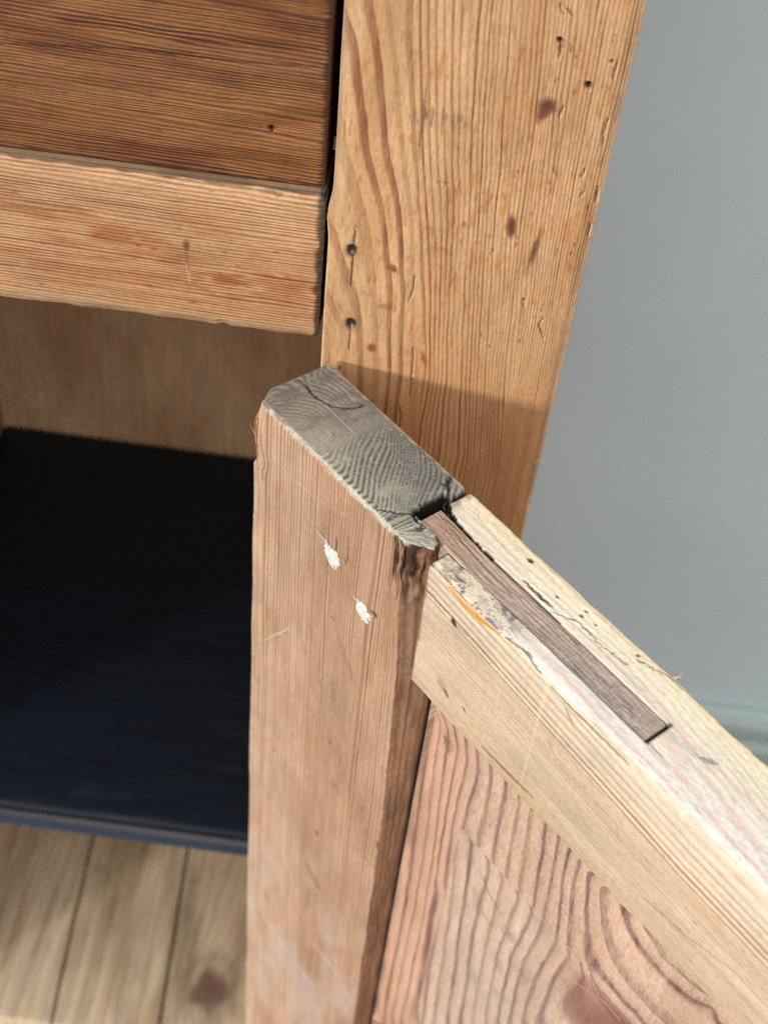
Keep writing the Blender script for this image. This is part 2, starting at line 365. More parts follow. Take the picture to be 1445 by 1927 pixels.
for c, rx, rz, an, rgb in ((P1([(22.36, -162.1)]), 2.1, 2.5, -.7, (66, 40, 38)), (P1([(21.8, -164.18)]), 1.1, 2.6, -.4, (120, 62, 48)), (P1([(19.04, -196.66)]), 1.25, 3.0, .12, (80, 46, 38)), (P1([(19.06, -198.65)]), .8, 2.0, .1, (110, 56, 38)),
                           (P1([(26.04, -204.14)]), .8, 4.6, -.12, (108, 72, 56)), (P1([(-10.51, -215.44)]), .8, 1.1, .2, (86, 36, 28)), (P1([(-11.73, -214.93)]), 1.2, 1.2, .2, (160, 88, 52)),
                           (P1([(-7.36, -171.24)]), .5, 10, 0, (130, 96, 66)), (P1([(0.79, -245.1)]), .7, 2.6, .3, (150, 78, 42)), (P1([(22.87, -146.08)]), .6, 1.5, 0, (78, 52, 36)),
                           (P1([(-14.34, -243.69)]), 1.4, 1.6, .3, (130, 72, 40))):
    dimple(b, c, rx, rz, an, rgb, .05, near, .6, .92)
g = ss(-.3, .5, noise(x / .5, z / 3, seed=31)); c = P1([(-3.92, -168.7)])
b.paint(near * .8 * g * ss(1.25, .6, np.sqrt(((x - c[0]) / 7.5) ** 2 + ((z - c[1]) / 2.6) ** 2) + .25 * noise(x / 1.5, z / 1.5, seed=33)), (110, 104, 88))
dimple(b, P1([(31.16, -155.1)]), .85, .85, 0, (58, 40, 26), 1.6, near); dimple(b, P1([(35.29, -148.39)]), .35, .35, 0, (60, 42, 28), 1, near)
dimple(b, P1([(22.39, -144.82)]), .6, .6, 0, (58, 40, 26), 1.4, near)
for q, pts in enumerate([[(20.79, -135.87), (21.32, -137.45), (22.39, -138.59)], [(22.85, -145.29), (23.08, -147.25), (23.11, -149.52)], [(31.94, -225.48), (31.44, -227.81), (32.42, -230.1), (33.41, -232.41)], [(25.92, -219.48), (26.09, -222.37)], [(-4.67, -216.82), (-4.61, -221.85), (-5.54, -226.03)],
                         [(37.48, -163.4), (37.28, -166.91), (37.64, -171.29)], [(39.38, -193.71), (39.21, -197.88)], [(38.83, -182.57), (39.22, -187.26)], [(22.45, -136.92), (24.65, -138.8)], [(-1.91, -186.59), (-0.48, -187.01)], [(0.33, -186.89), (1.22, -187.39)], [(-2.49, -241.7), (-1.92, -250.59), (-1.74, -260.47)],
                         [(-4.45, -263.91), (-3.59, -269.78), (-3.79, -274.65)], [(36.62, -148.75), (36.59, -152.83)], [(34.58, -177.47), (34.28, -180.13)], [(35.53, -183.85), (35.09, -185.81)], [(26.25, -161.26), (25.78, -164.48)], [(41.03, -279.1), (38.06, -281.02)], [(-23.11, -252.17), (-23.3, -254.24)]]):
    crack(b, pts, .28, (104, 70, 42), .55, near, seed=q); 
    crack(b, [(p[0] + .35, p[1] - .1) for p in pts], .16, (232, 196, 146), -.05, near, a=.55, seed=q)
rs = np.random.RandomState(4)
for q in range(26):
    cx, cz = rs.uniform(15, 38), rs.uniform(-245, -140)
    crack(b, [(cx, cz), (cx + rs.uniform(-.4, .4), cz - rs.uniform(.8, 2.4))], .12, (120, 78, 46), .25, near, .8, seed=q + 60)
b.push(near * .05 * fbm(x / 3, z / 16, seed=40))
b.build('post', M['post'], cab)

# --- drawer front
b = Box(ax(-238, -31.0, 1, 1.6, [(-236, -120, 2), (-120, -32.8, .42)]), ax(299.4, 321, 5, 1.6), ax(-194.0, -66, 1, 1.6, [(-192.4, -138, .42), (-138, -67.6, 3)]), 1.6)
x, y, z = b.x, b.y, b.z; fr_ = (b.N[:, 1] < -.2)
b.ring = (z + .028 * x) / .98 + .7 * noise(z / 3.3, x / 260, seed=50) + .9 * fbm(x / 70, z / 9, seed=51) + .25 * noise(x / 12, z / 2.5, seed=52)
b.push(fr_ * .02 * np.cos(b.ring * 2 * math.pi))
b.tone(fr_ * ss(.0, .6, fbm(x / 26, z / 9, seed=53)) * .8, (.56, .44, .40))
b.tone(fr_ * ss(-.1, .45, fbm(x / 14, z / 5, seed=54)) * ss(-70, -35, x) * .6, (.65, .5, .42))
b.tone(fr_ * ss(-176, -190, z) * .5, (.75, .6, .5))
b.tone(fr_ * ss(-160, -145, z) * ss(-90, -40, x) * .5, (.72, .62, .6))
teeth = .2 + 1.5 * np.clip(noise(z / .55, z * 0, seed=55), -.2, 1) + .6 * noise(z / 6, z * 0, seed=56)
b.paint(ss(-31.2 - teeth - 1.2, -31.2 - teeth + .5, x) * (b.N[:, 1] < .5) * .8, (50, 34, 26))
b.paint(ss(-192.3, -193.4, z + .5 * noise(x / 3, x * 0, seed=57)) * .85, (46, 32, 24))
b.paint(ss(-32.0, -31.4, x) * (b.N[:, 1] > -.8) * .5, (110, 66, 50))
dimple(b, P1([(-45.01, -177.96)]), .75, .65, 0, (20, 12, 8), 1.8, fr_)
crack(b, [(-112.78, -164.31), (-79.55, -161.19), (-55.97, -161.16), (-33.8, -159.79)], .22, (48, 28, 20), .2, fr_, .8, jag=.15, seed=7)
b.build('drawer', M['drawer'], cab)['label'] = 'dark brown stained drawer front'
dr = bpy.data.objects['drawer']
simple_box('drawer_box', (-233, 321.5, -188), (-37, 545, -80), M['inside'], dr, step=30)

# --- rail below the drawer
b = Box(ax(-239.5, -30.0, 1, 1.4, [(-238, -124, 2), (-124, -31.4, .42)]), ax(297.6, 322, 5, 1.4), ax(-242.4, -194.6, 1, 1.4, [(-241, -196, .36)]), 1.4)
x, y, z = b.x, b.y, b.z; fr_ = (b.N[:, 1] < -.2)
b.ring = (z + .02 * x) / 1.05 + .7 * noise(z / 3.1, x / 300, seed=60) + .8 * fbm(x / 80, z / 12, seed=61) + .2 * noise(x / 14, z / 2, seed=62)
b.push(fr_ * .012 * np.cos(b.ring * 2 * math.pi))
edge = (ss(-200.5, -195.2, z)) * (y < 312)
b.Q[:, 1] += edge ** 1.6 * (1.2 + .5 * noise(x / 12, x * 0, seed=63)) * fr_
edge = ss(-238.5, -242.4, z)
b.Q[:, 1] += edge ** 1.5 * (1.0 + .7 * noise(x / 10, x * 0, seed=64)) * fr_
b.Q[:, 2] += np.where(z < -240, .5 * fbm(x / 7, x * 0, seed=65) + 1.1 * np.exp(-((x + 57.5) / 1.6) ** 2), 0)
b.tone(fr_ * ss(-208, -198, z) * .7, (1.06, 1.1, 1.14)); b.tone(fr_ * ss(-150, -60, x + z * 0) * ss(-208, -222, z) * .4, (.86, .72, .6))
b.tone(fr_ * ss(-.1, .4, fbm(x / 20, z / 5, seed=66)) * np.exp(-((z + 219) / 13) ** 2), (.78, .56, .42))
b.tone(fr_ * ss(.1, .5, fbm(x / 9, z / 2.2, seed=67)) * np.exp(-((x + 52) / 24) ** 2 - ((z + 225) / 9) ** 2), (.68, .44, .34))
b.paint(fr_ * .45 * ss(-237, -241.5, z + 1.5 * noise(x / 12, z / 3, seed=68)), (182, 160, 126))
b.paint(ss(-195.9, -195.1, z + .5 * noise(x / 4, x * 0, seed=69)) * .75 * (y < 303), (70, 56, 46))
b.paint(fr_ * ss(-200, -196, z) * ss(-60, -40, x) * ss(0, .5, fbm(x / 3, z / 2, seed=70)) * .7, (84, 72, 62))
tb = .9 + 1.2 * noise(z / 2.5, z * 0, seed=71)
b.paint(ss(-31.6 - tb, -30.8 - tb * .5, x) * .8 * (b.N[:, 1] < .6), (52, 42, 36)); b.push(ss(-32.4, -30.4, x) * .5 * np.abs(noise(z / 1.2, y / 2, seed=72)))
dimple(b, P1([(-67.37, -215.74)]), .9, 1.7, 0, (104, 62, 48), .1, fr_, .5, .9); dimple(b, P1([(-67.33, -219.95)]), .45, 3.2, .05, (140, 84, 62), .05, fr_, .5, .8); dimple(b, P1([(-69.43, -210.54)]), .9, .4, 0, (128, 82, 62), .05, fr_, .5, .7)
crack(b, [(-67.67, -221.78), (-67.15, -224.93), (-66.63, -228.49)], .1, (226, 188, 160), 0, fr_, .7, seed=11)
for q in range(16):
    cx, cz = rs.uniform(-110, -38), rs.uniform(-238, -212)
    dimple(b, (cx, cz), rs.uniform(.4, 1.1), rs.uniform(.25, .5), .1, (140, 78, 52), .03, fr_, .5, .75)
for q in range(5):
    crack(b, [(-118.66, -210.56), (-105.51, -210.26), (-95.27, -209.73)], .12, (96, 60, 44), .1, fr_, .5, seed=q) if q == 0 else None
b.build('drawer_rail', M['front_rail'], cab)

# --- the rest of the carcass
simple_box('post', (-310, 298.7, -930), (-240.5, 340, -55), M['post'], cab, ringf=lambda x, y, z: x / 2)
simple_box('side_panel', (-262, 341, -900), (-240.5, 561, -55), M['inside'], cab, ringf=lambda x, y, z: y / 5)
simple_box('side_panel', (-22, 341, -900), (-2, 561, -55), M['inside'], cab, ringf=lambda x, y, z: y / 5)
bk = Box(ax(-262, -2, 5, 1), ax(562, 572, 5, 1), ax(-900, -55, 12, 1), 1)
bk.ring = bk.x / 6 + 2 * fbm(bk.x / 60, bk.z / 200, seed=81)
bk.tone(ss(-.2, .5, fbm(bk.x / 25, bk.z / 70, seed=82)), (.8, .72, .66))
bk.build('back_panel', M['back'], cab)
simple_box('top_board', (-318, 290, -54.5), (50, 578, -34), M['post'], cab, ringf=lambda x, y, z: y / 4)
simple_box('top_rail', (-240, 299, -65.5), (-29.5, 320, -55), M['front_rail'], cab, ringf=lambda x, y, z: z / 2)
simple_box('runner_board', (-240, 341, -203), (-29.5, 561, -195), M['inside'], cab, ringf=lambda x, y, z: y / 4)
# navy shelf
shb = Box(ax(-240, -22.5, 4, 3), ax(312, 561, 4, 3), ax(-562, -551.6, 4, 3), 3)
shb.Q[:, 2] += np.where(shb.N[:, 2] > .5, .35 * fbm(shb.x / 50, shb.y / 9, seed=83), 0)
shb.ring = shb.y / 9 + fbm(shb.x / 90, shb.y / 14, seed=85); shb.paint(ss(.25, .6, fbm(shb.x / 22, shb.y / 3, seed=86)) * ss(390, 330, shb.y) * .10, (92, 98, 104))
sho = shb.build('shelf', M['navy'], cab); sho['label'] = 'navy painted shelf'
# lip along the shelf's front; the grey highlight on its upper edge is painted
lb = Box(ax(-240, -24, 2.5, 2.6), ax(309.0, 312.2, 1, 1.5), ax(-564.5, -553.2, 1, 1.5), 1.5)
lb.ring = lb.z / 5; lb.paint(ss(-556.5, -554.5, lb.z) * ss(-.9, .4, noise(lb.x / 60, lb.z * 0, seed=84) + .2) * .55, (134, 116, 106)); lb.paint(ss(-557, -559, lb.z) * .8, (46, 62, 84))
lb.build('lip', M['navy_edge'], sho)
# bottom boards, running front to back
def bboard(x0, x1, shift, seed, knot=None):
    """edges follow a slightly skewed line, as the old boards do"""
    b = Box(ax(x0, x1, 2.2, .8), ax(300, 561, 4, .8), ax(-788, -770, 6, .8), .8)
    b.Q[:, 0] += (b.y - 430) * -.06
    xx = b.Q[:, 0]
    b.ring = xx / 6.5 + 1.6 * fbm(xx / 30, b.y / 160, seed=seed)
    b.tone(ss(.05, .5, fbm(xx / 9, b.y / 70, seed=seed + 1)) * .8, (.70, .64, .56))
    b.tone(ss(0, 4, b.y - 470) * .2, (.9, .8, .7))
    if knot:
        r_ = np.hypot((xx - knot[0]), (b.y - knot[1]) / 1.25)
        b.ring = np.where(r_ < 60, b.ring + 2.5 * np.exp(-(r_ / 22) ** 2), b.ring)
        b.paint(ss(15, 7, r_ + 3 * noise(xx / 6, b.y / 6, seed=seed)) * .8, (92, 54, 50))
        b.paint(ss(6, 1, r_) * .5, (128, 84, 80)); b.paint(ss(22, 16, r_) * ss(11, 15, r_) * .35, (98, 86, 74))
    for kx, ky, rr in ((x0 + 9, 400, 3.4),):
        r_ = np.hypot(xx - kx, (b.y - ky)); b.paint(ss(rr, rr * .6, r_) * .3, (120, 100, 80))
    return b
seams = (-240, -168.1, -106.2, -22.5)
for q in range(3):
    bb = bboard(seams[q] + .8, seams[q + 1] - .8, 0, 90 + q, (-74.5, 332.9) if q == 2 else None); bb.build('bottom_board', M['bottom'], cab)

# ---------------------------------------------------------------- the open door; its own axes: x along the door, -y through it, z up
door = bpy.data.objects.new('door', None); root_col.objects.link(door); door.parent = cab; door.empty_display_size = .05
door.location = (-26.10178781 * MM, 296.68974042 * MM, -250 * MM); door.rotation_euler = (0, 0, math.radians(-45.8))

# --- hinge stile. n = -y runs from the outer face (0) to the inner face (26.5)
b = Box(ax(0, 77, 1, .9, [(.9, 76.1, .36)]), ax(-26.5, 0, 1, .9, [(-25.6, -.9, .36)]), ax(-500, 0, 1, .9, [(-499.1, -250, 2.0), (-250, -130, .7), (-130, -.9, .36)]), .9)
s, n, z = b.x, -b.y, b.z; top = (z > -.9) & (b.N[:, 2] > .5); inner = (b.N[:, 1] < -.3); side = (b.N[:, 0] > .5) & ~top
# colour of the inner face: fine upright rings
Ls = [(0, [(0, 0), (4, -450)]), (3, [(7, 0), (11, -450)]), (9, [(17, 0), (19, -120), (20, -450)]), (16, [(27, 0), (30, -110), (33, -450)]), (30, [(42, 0), (45, -150), (47, -450)]), (41, [(55, 0), (57, -450)]), (48, [(66, 0), (68, -450)]), (54, [(77, 0), (77.5, -450)])]
zz = np.array(z); ring_in = rings_from([(k, p) for k, p in Ls], s, zz) + .25 * noise(s / 12, zz / 40, seed=101) + .12 * noise(s / 3, zz / 14, seed=102) + .8 * noise(s / 3.7, zz / 500, seed=99)
# end grain: arcs traced from the sawn end
Lt = [(0, [(3.13, 26.72), (0.41, 12.13), (-1.25, 0.42)]),(3, [(10.6, 25.7), (5.02, 11.58), (1.15, -1.8)]),(6, [(17.96, 25.33), (13.09, 14.88), (6.95, 1.22), (8.03, -1.95)]),(10, [(26.32, 24.56), (19.9, 14.17), (14.67, 2.45), (12.95, -2.18)]),(13, [(32.25, 23.36), (24.26, 12.97), (19.81, 3.1), (19.67, -0.96)]),(18, [(43.34, 24.31), (33.79, 14.5), (28.74, 6.11), (23.87, -0.32)]),(23, [(54.07, 24.02), (46.87, 17.74), (39.64, 8.22), (33.89, 3.66), (27.7, -0.6)]),(27, [(58.57, 22.04), (53.08, 17.04), (46.05, 8.87), (40.45, 4.35), (32.68, 0.07)]),(31, [(60.18, 19.64), (53.79, 12.27), (47.98, 5.94), (42.13, 1.8), (36.7, -0.64)]),(35, [(61.79, 17.22), (58.23, 10.52), (55.08, 5.35), (52.12, 2.23), (44.08, -1.18)]),(38, [(66.49, 16.1), (62.76, 8.58), (58.62, 2.51), (55.42, -0.21)])]
ring_top = rings_from(Lt, s, n); ring_top = ring_top + np.interp(s, [0, 30, 77], [14, 0, 0]) * -1 + .03 * noise(s / 4, n / 4, seed=103) + .03 * noise(s / 14, n / 20, seed=109)
b.ring = np.where(top, ring_top, ring_in); b.ring = np.where(side, n / 2.1 + .4 * noise(n / 3, z / 30, seed=104) + 60, b.ring)
# worn right arris of the inner face
ef = np.interp(z, [-500, -280, -120, -51, -25, 0], [77, 77, 75.6, 72.0, 69.6, 68.0]) + .3 * noise(z / 14, z * 0, seed=105) + .2 * noise(z / 1.6, z * 0, seed=106)
b.Q[:, 0] -= (77 - ef) * ss(18, 26.5, n) * ss(60, 77, s)
# left arris: wavy, chipped
lw = .35 * noise(z / 20, z * 0, seed=107) + .22 * np.clip(noise(z / 3, z * 0, seed=108), -1, -.2) + .1 - 1.6 * np.exp(-((z + 15) / 3.5) ** 2) + 2.0 * ss(-3, -16, z) * ss(-26, -22, z)
b.Q[:, 0] += np.where((s < 12) & (n > 14), (1.2 * 0 + np.clip(lw, -1, 2.0)) * ss(12, 0, s) * ss(14, 26.5, n), 0)
b.Q[:, 0] += (ss(20, 26.5, n) * ss(10, 0, s) * ss(-10, 0, z)) * 3.4
b.Q[:, 0] += np.interp(z, [-500, -300, 0], [1.5, 1.0, 0]) * ss(12, 0, s)
# slow rounding of the inner top arris, with chips
ch = np.clip(.5 * noise(s / 2.2, s * 0, seed=110) + .4 * noise(s / .8, s * 0, seed=111), -.3, 1)
b.Q[:, 1] += ss(-1.4, 0, z) * ss(25, 26.5, n) * (.45 + ch * .7)
b.Q[:, 2] -= ss(25.3, 26.5, n) * ss(-3, 0, z) * (.35 + .5 * ch)
# relief of the weathered end grain
b.Q[:, 2] += top * ((.02 + .025 * ss(22, 42, s)) * np.cos(ring_top * 2 * math.pi + .6) + .06 * fbm(s / .9, n / .9, seed=112) - .25 * ss(.2, .7, fbm(s / 8, n / 8, seed=113)))
# open mortise at the top right, its ragged shoulder
sh = 59.1 + .35 * noise(n / 1.1, n * 0, seed=114) + .3 * noise(n / .5, n * 0, seed=115) + ss(6.5, 5, n) * 2.4
nl = 17.9 + .3 * noise(s / 1.3, s * 0, seed=116); cut = (n < nl) & (s > sh) & (z > -51)
ledge = cut & ((s < sh + .42) | (n > nl - .42))
sm_top = np.interp(n, [17.9, 19.5, 21.5, 24, 26.5], [69.5, 72, 73.2, 70.5, 67.5]) + .5 * noise(n / .9, z / 5, seed=117)
w_t = ss(-26, -14, z) * (n > 17.9); lim = sm_top * w_t + 90 * (1 - w_t)
b.Q[:, 0] = np.minimum(b.Q[:, 0], lim)
b.Q[cut, 2] = -51; b.Q[ledge & (z > -1.2), 2] = -1.3
b.Q[:, 2] -= (top & ~cut) * ss(1.2, 0, sh - s) * (n < 18) * .5
# torn corner: long splinters down the side
torn = ss(63, 69, s) * ss(17.5, 20, n) * ss(-24, -16, z + 4 * noise(s / 2, n / 2, seed=118)) * (s > 62)
rid = fbm(s / 1.1 + n / 1.3, z / 9, seed=119); rid2 = fbm((s + n) / 3, z / 6, seed=120)
tz = torn * ss(0, -1.2, z)
b.Q[:, 1] += tz * (1.2 + 1.6 * rid) * .9; b.Q[:, 0] -= tz * (.6 + 1.6 * rid + 1.2 * rid2) * ss(66, 74, s)
b.Q[:, 2] -= top * ~cut * torn * (.3 + .9 * np.clip(fbm(s / 1.0, n / 1.0, seed=121), 0, 1)); tz = tz * ~top
# the wane below it stays rough
wn2 = ss(66, 77, s) * (n < 26.4) * ss(.1, .6, b.N[:, 0]) * (~top)
b.Q[:, 0] += wn2 * (.3 * fbm(n / 2.2, z / 16, seed=122) + .2 * fbm(n / .8, z / 6, seed=123)); b.Q[:, 2] += .8 * ss(-3, 0, z) * ~cut
# ---- colours
tp = (top & ~cut).astype(float)
b.tone(inner * ss(27, 29.5, s + z * .033 - .6 * noise(z / 20, z * 0, seed=124)) * .75, (.80, .74, .70))
b.tone(inner * ss(-.1, .6, fbm(s / 12, z / 30, seed=125)) * .6, (.84, .76, .70))
b.tone(inner * ss(10, 0, s) * .4, (1.06, 1.08, 1.1))
b.paint(inner * ss(2.6, .6, s + .8 * noise(z / 6, z * 0, seed=126)) * .6, (196, 180, 158))
b.paint(inner * ss(.35, .7, fbm(s / 5, z / 7, seed=127)) * ss(-70, -95, z) * ss(-180, -120, z) * .35, (110, 92, 84))
b.paint(inner * ss(-.1, .5, fbm(s / 14, z / 30, seed=129)) * ss(-150, -260, z) * .4, (198, 182, 172))
# side: darker brown, darkest toward the outer face
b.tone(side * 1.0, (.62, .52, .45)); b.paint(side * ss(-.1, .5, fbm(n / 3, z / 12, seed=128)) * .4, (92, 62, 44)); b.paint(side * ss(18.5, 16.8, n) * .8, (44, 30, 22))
dk = np.clip(tz * 1.3, 0, 1); b.paint(dk * ss(.2, -.3, rid) * .9, (56, 36, 26)); b.paint(tp * torn * ss(.25, .05, np.abs(fbm(s / 1.6 + n / 3, n / 1.6, seed=147))) * .6, (84, 70, 54)); b.paint(dk * ss(-.1, .5, rid) * .7, (146, 100, 72)); b.paint(dk * ss(-10, -20, z) * ss(.0, .4, rid2) * .5, (158, 126, 96))
b.paint(cut.astype(float), (40, 30, 24))
# end-grain colours: weathered grey, greener and paler toward the inner arris and the right end
gr = ring_top % 1.0
line = ss(.30, .62, gr) * ss(1.0, .88, gr) * (.8 + .2 * noise(s / .5, n / .9, seed=143))
b.paint(tp, (150, 143, 127))
fine_l = ss(.2, .6, (ring_top * 2.6) % 1.0) * ss(1, .8, (ring_top * 2.6) % 1.0)
pale = np.clip(ss(12, 25, n + 2.5 * fbm(s / 12, n / 9, seed=130)) * ss(10, 30, s) + ss(54, 61, s), 0, 1)
b.paint(tp * pale * .7, (182, 177, 154))
b.paint(tp * ss(46, 10, s + 4 * noise(n / 6, s / 9, seed=131) + .5 * n) * .75, (108, 99, 88)); b.paint(tp * ss(10, 0, n - ss(50, 62, s) * 20) * .4, (112, 108, 102))
b.paint(tp * line * (1 - torn) * (.30 + .70 * ss(22, 38, s)) * ss(-1.1, -.4, noise(s / 5, n / 5, seed=132)), (56, 57, 64))
b.paint(tp * ss(.1, .7, fbm(s / 9, n / 5, seed=133)) * (1 - pale * .7) * .4, (98, 98, 98))
b.paint(tp * ss(.25, .6, fbm(s / .7, n / .7, seed=134)) * .35, (188, 182, 158)); b.paint(tp * ss(.25, .6, fbm(s / .8, n / .8, seed=135)) * .4, (80, 74, 64))
b.paint(tp * ss(8, 4, np.hypot(s - 16, n - 15) + noise(s, n, seed=9)) * .3, (130, 108, 100))
b.paint(ss(25.6, 26.3, n) * ss(-1.2, -.3, z + .5 * noise(s / 1.5, s * 0, seed=144)) * (s > 5) * ss(-.9, .2, noise(s / 6, s * 0, seed=145) + ss(10, 40, s) * .6) * .8, (200, 192, 168))
b.paint(tp * ss(1.4, .5, n + .5 * noise(s / 2, s * 0, seed=136)) * .7, (186, 160, 126))
b.paint(tp * ss(62, 65, s) * ss(17, 19, n) * ss(-.2, .3, fbm(s / 1.2, n / 1.2, seed=137)) * .8, (186, 178, 158))
b.paint(tp * fine_l * ss(40, 22, s) * ss(-.5, .2, noise(s / 2, n / 6, seed=146)) * .5, (168, 160, 142))
kx, kn = (2.0, -0.05); r_ = np.hypot(s - kx - .4, (n - kn)); b.paint(tp * ss(.7, .2, np.abs(r_ - 2.0)) * .7, (178, 158, 122)); b.paint(tp * ss(1.6, 1, r_) * .4, (120, 104, 80))
cs = (s, n)
for q, (pts, w) in enumerate([([(0.74, 12.3), (4.38, 11.75), (9.29, 12.52), (12.15, 11.83), (15.75, 10.77), (18.5, 8.17), (20.19, 4.75), (19.83, 2.02)], .32), ([(54.22, 25.07), (56.22, 22.75), (58.83, 20.91), (60.62, 18.24), (63.61, 18.88)], .3), ([(63.61, 18.88), (65.12, 18.33), (66.38, 23.8)], .35),
                              ([(55.26, 0.74), (57.57, 3.44), (61.61, 6.29)], .5), ([(67.0, 22.89), (66.23, 18.35), (65.39, 16.22)], .25), ([(55.26, 0.74), (55.05, -1.14)], .3)]):
    crack(b, pts, w, (38, 32, 30), 1.0, tp, coords=cs, jag=.5, seed=140 + q)
for q, pts in enumerate([[(14.69, 12.41), (21.73, 12.46), (28.29, 12.26)], [(10.1, 3.72), (14.07, 3.87), (17.84, 4.28)], [(6.18, -3.07), (14.32, -0.71), (16.41, -1.01)]]):
    crack(b, pts, .1, (190, 184, 164), 0, tp, .6, coords=cs, jag=.15, seed=150 + q)
dimple_c = (56.86, 4.52); mk = ss(.9, .5, np.hypot((s - dimple_c[0]), (n - dimple_c[1]) * 1.6)) * tp; b.paint(mk, (84, 76, 60)); b.push(mk * .5)
# marks of the inner face
for c, rx, rz, an, rgb, dp, a in ((P1([(41.73, -31.45)]), 1.2, 1.6, .4, (86, 52, 34), .7, .9), (P1([(59.49, -36.42)]), 1.3, 1.1, .3, (84, 50, 34), .6, .9), (P1([(46.27, -115.96)]), .7, 1.2, 0, (128, 86, 68), .2, .8),
                                  (P1([(43.69, -176.98)]), .9, 1.6, 0, (116, 76, 58), .2, .8), (P1([(75.79, -141.2)]), .7, 2.6, 0, (92, 68, 54), .2, .8), (P1([(26.84, -135.58)]), .5, .8, 0, (110, 78, 60), .2, .7), (P1([(42.22, -55.95)]), .7, .7, 0, (116, 78, 58), .2, .7),
                                  (P1([(52.62, -70.58)]), 1.0, 4, .2, (118, 88, 74), 0, .4), (P1([(48.09, -65.04)]), 2.0, 5, .4, (128, 96, 80), 0, .35), (P1([(44.11, -208.39)]), 3.0, 6, 1.0, (128, 88, 76), 0, .45), (P1([(35.77, -147.55)]), .4, .6, 0, (226, 190, 150), -.2, .9)):
    dimple(b, c, rx, rz, an, rgb, dp, inner, .4, a)
for q, (pts, w, rgb, a) in enumerate([([(40.8, -21.62), (41.11, -27.52)], .35, (104, 60, 36), .9), ([(45.66, -16.76), (46.27, -24.93), (45.63, -28.22)], .25, (110, 66, 40), .8), ([(7.08, -14.57), (16.87, -16.11), (29.55, -14.96), (46.04, -9.02)], .14, (214, 194, 174), .6),
                               ([(7.58, -102.62), (17.63, -87.87), (21.68, -80.95)], .3, (214, 204, 192), .6), ([(40.72, -3.34), (43.38, -6.17), (42.77, -11.91)], .12, (216, 190, 160), .6), ([(10.87, -156.68), (20.92, -157.92), (30.59, -155.93)], .14, (112, 84, 66), .6),
                               ([(38.58, -256.31), (51.47, -258.19), (65.61, -257.35)], 1.2, (206, 190, 182), .45), ([(7.03, -288.06), (31.18, -292.92), (50.59, -294.56)], 1.4, (206, 192, 184), .35), ([(18.65, -109.57), (25.16, -90.98), (26.13, -83.06)], .12, (216, 196, 170), .5),
                               ([(62.05, -158.88), (73.67, -156.33), (77.0, -154.97)], .25, (110, 78, 62), .6), ([(3.52, -11.13), (4.63, -21.9), (5.11, -29.18)], .35, (120, 66, 42), .75)]):
    crack(b, pts, w, rgb, 0 if rgb[0] > 150 else .15, inner, a, seed=160 + q)
for q in range(40):
    c0 = (rs.uniform(4, 68), rs.uniform(-330, -30)); L_ = rs.uniform(3, 14); an = rs.uniform(-.9, .9)
    crack(b, [c0, (c0[0] + L_ * math.sin(an) * .6, c0[1] - L_ * math.cos(an))], .07, (206, 176, 148) if q % 3 else (120, 86, 66), 0, inner, .4, seed=200 + q)
b.push(inner * .06 * fbm(s / 5, z / 25, seed=170))
b.build('stile', M['stile'], door)

# --- top rail of the door
b = Box(ax(62.6, 214, 1, .9, [(63.5, 178, .38), (178, 200, .5), (200, 213, 1)]), ax(-24.8, 0, 1, .9, [(-23.9, -.9, .33)]), ax(-50.6, 0, 1, .9, [(-49.7, -.9, .36)]), .9)
s, n, z = b.x, -b.y, b.z; top = (z > -.9) & (b.N[:, 2] > .5); inner = (b.N[:, 1] < -.3) & ~top; tp = top.astype(float); inn = inner.astype(float)
# rings on the inner face: broad above, very fine below, falling away from the stile
zz = z + .085 * np.clip(s - 79, 0, 90) + .00045 * np.clip(s - 140, 0, 90) ** 2
ri = np.interp(zz, [-60, -13, -8, 2, 14], [58, 8, 5.6, 2.2, 0]) + .3 * noise(s / 40, z / 8, seed=201)
# rings on the top face: narrow along the outer edge, wide pinkish waves on the inner side
rt = 70 + np.interp(n - .02 * (s - 100) * ss(100, 190, s) * 4, [-14, 0, 9, 14, 26], [-7, 0, 5, 7, 10]) + 1.0 * fbm(s / 45, n / 9, seed=202) + .6 * ss(120, 190, s) * noise(s / 16, n / 9, seed=203)
b.ring = np.where(top, rt, ri); b.ring = np.where((b.N[:, 0] < -.5), z / 2, b.ring)
# wavy, chipped arrises
b.Q[:, 1] -= (ss(2.5, 0, n) * ss(-3, 0, z)) * (.3 * noise(s / 11, s * 0, seed=204) + .22 * np.clip(noise(s / 2.6, s * 0, seed=205), -1, .1) - .15)
b.Q[:, 1] += ss(22, 24.8, n) * ss(-4, 0, z) * (.5 * noise(s / 9, s * 0, seed=206) + .5)
b.Q[:, 2] -= ss(22.5, 24.8, n) * ss(-2.2, 0, z) * (.45 + .3 * noise(s / 5, s * 0, seed=207))
b.Q[:, 2] += ss(-46, -50.6, z) * ss(22, 24.8, n) * (.5 + .5 * noise(s / 8, s * 0, seed=208))
b.Q[:, 0] += ss(83, 77, s) * ss(-43, -49.6, z) * (n > 18) * 2.6 * 0
# groove for the loose tongue
gl = np.interp(s, [62, 65.3, 70, 74, 85, 100, 112, 146], [5.9, 8.2, 9.5, 9.8, 10.2, 10.35, 10.45, 10.45]) + .3 * ss(90, 76, s) * noise(s / .9, s * 0, seed=210); gh = 18.35 + 0 * s
cut = (n > gl) & (n < gh) & (s < 146.2) & (z > -12); b.Q[cut, 2] = -12; b.Q[cut & (z > -.95) & ((n < gl + .34) | (n > gh - .34) | (s > 145.85)), 2] = -1.2
# the inner part stops at the stile's shoulder
c2 = (n >= 17.5) & (s < 75.7); b.Q[c2, 0] = 75.7
c3 = (n >= gh) & (s < 78 + 0 * s)
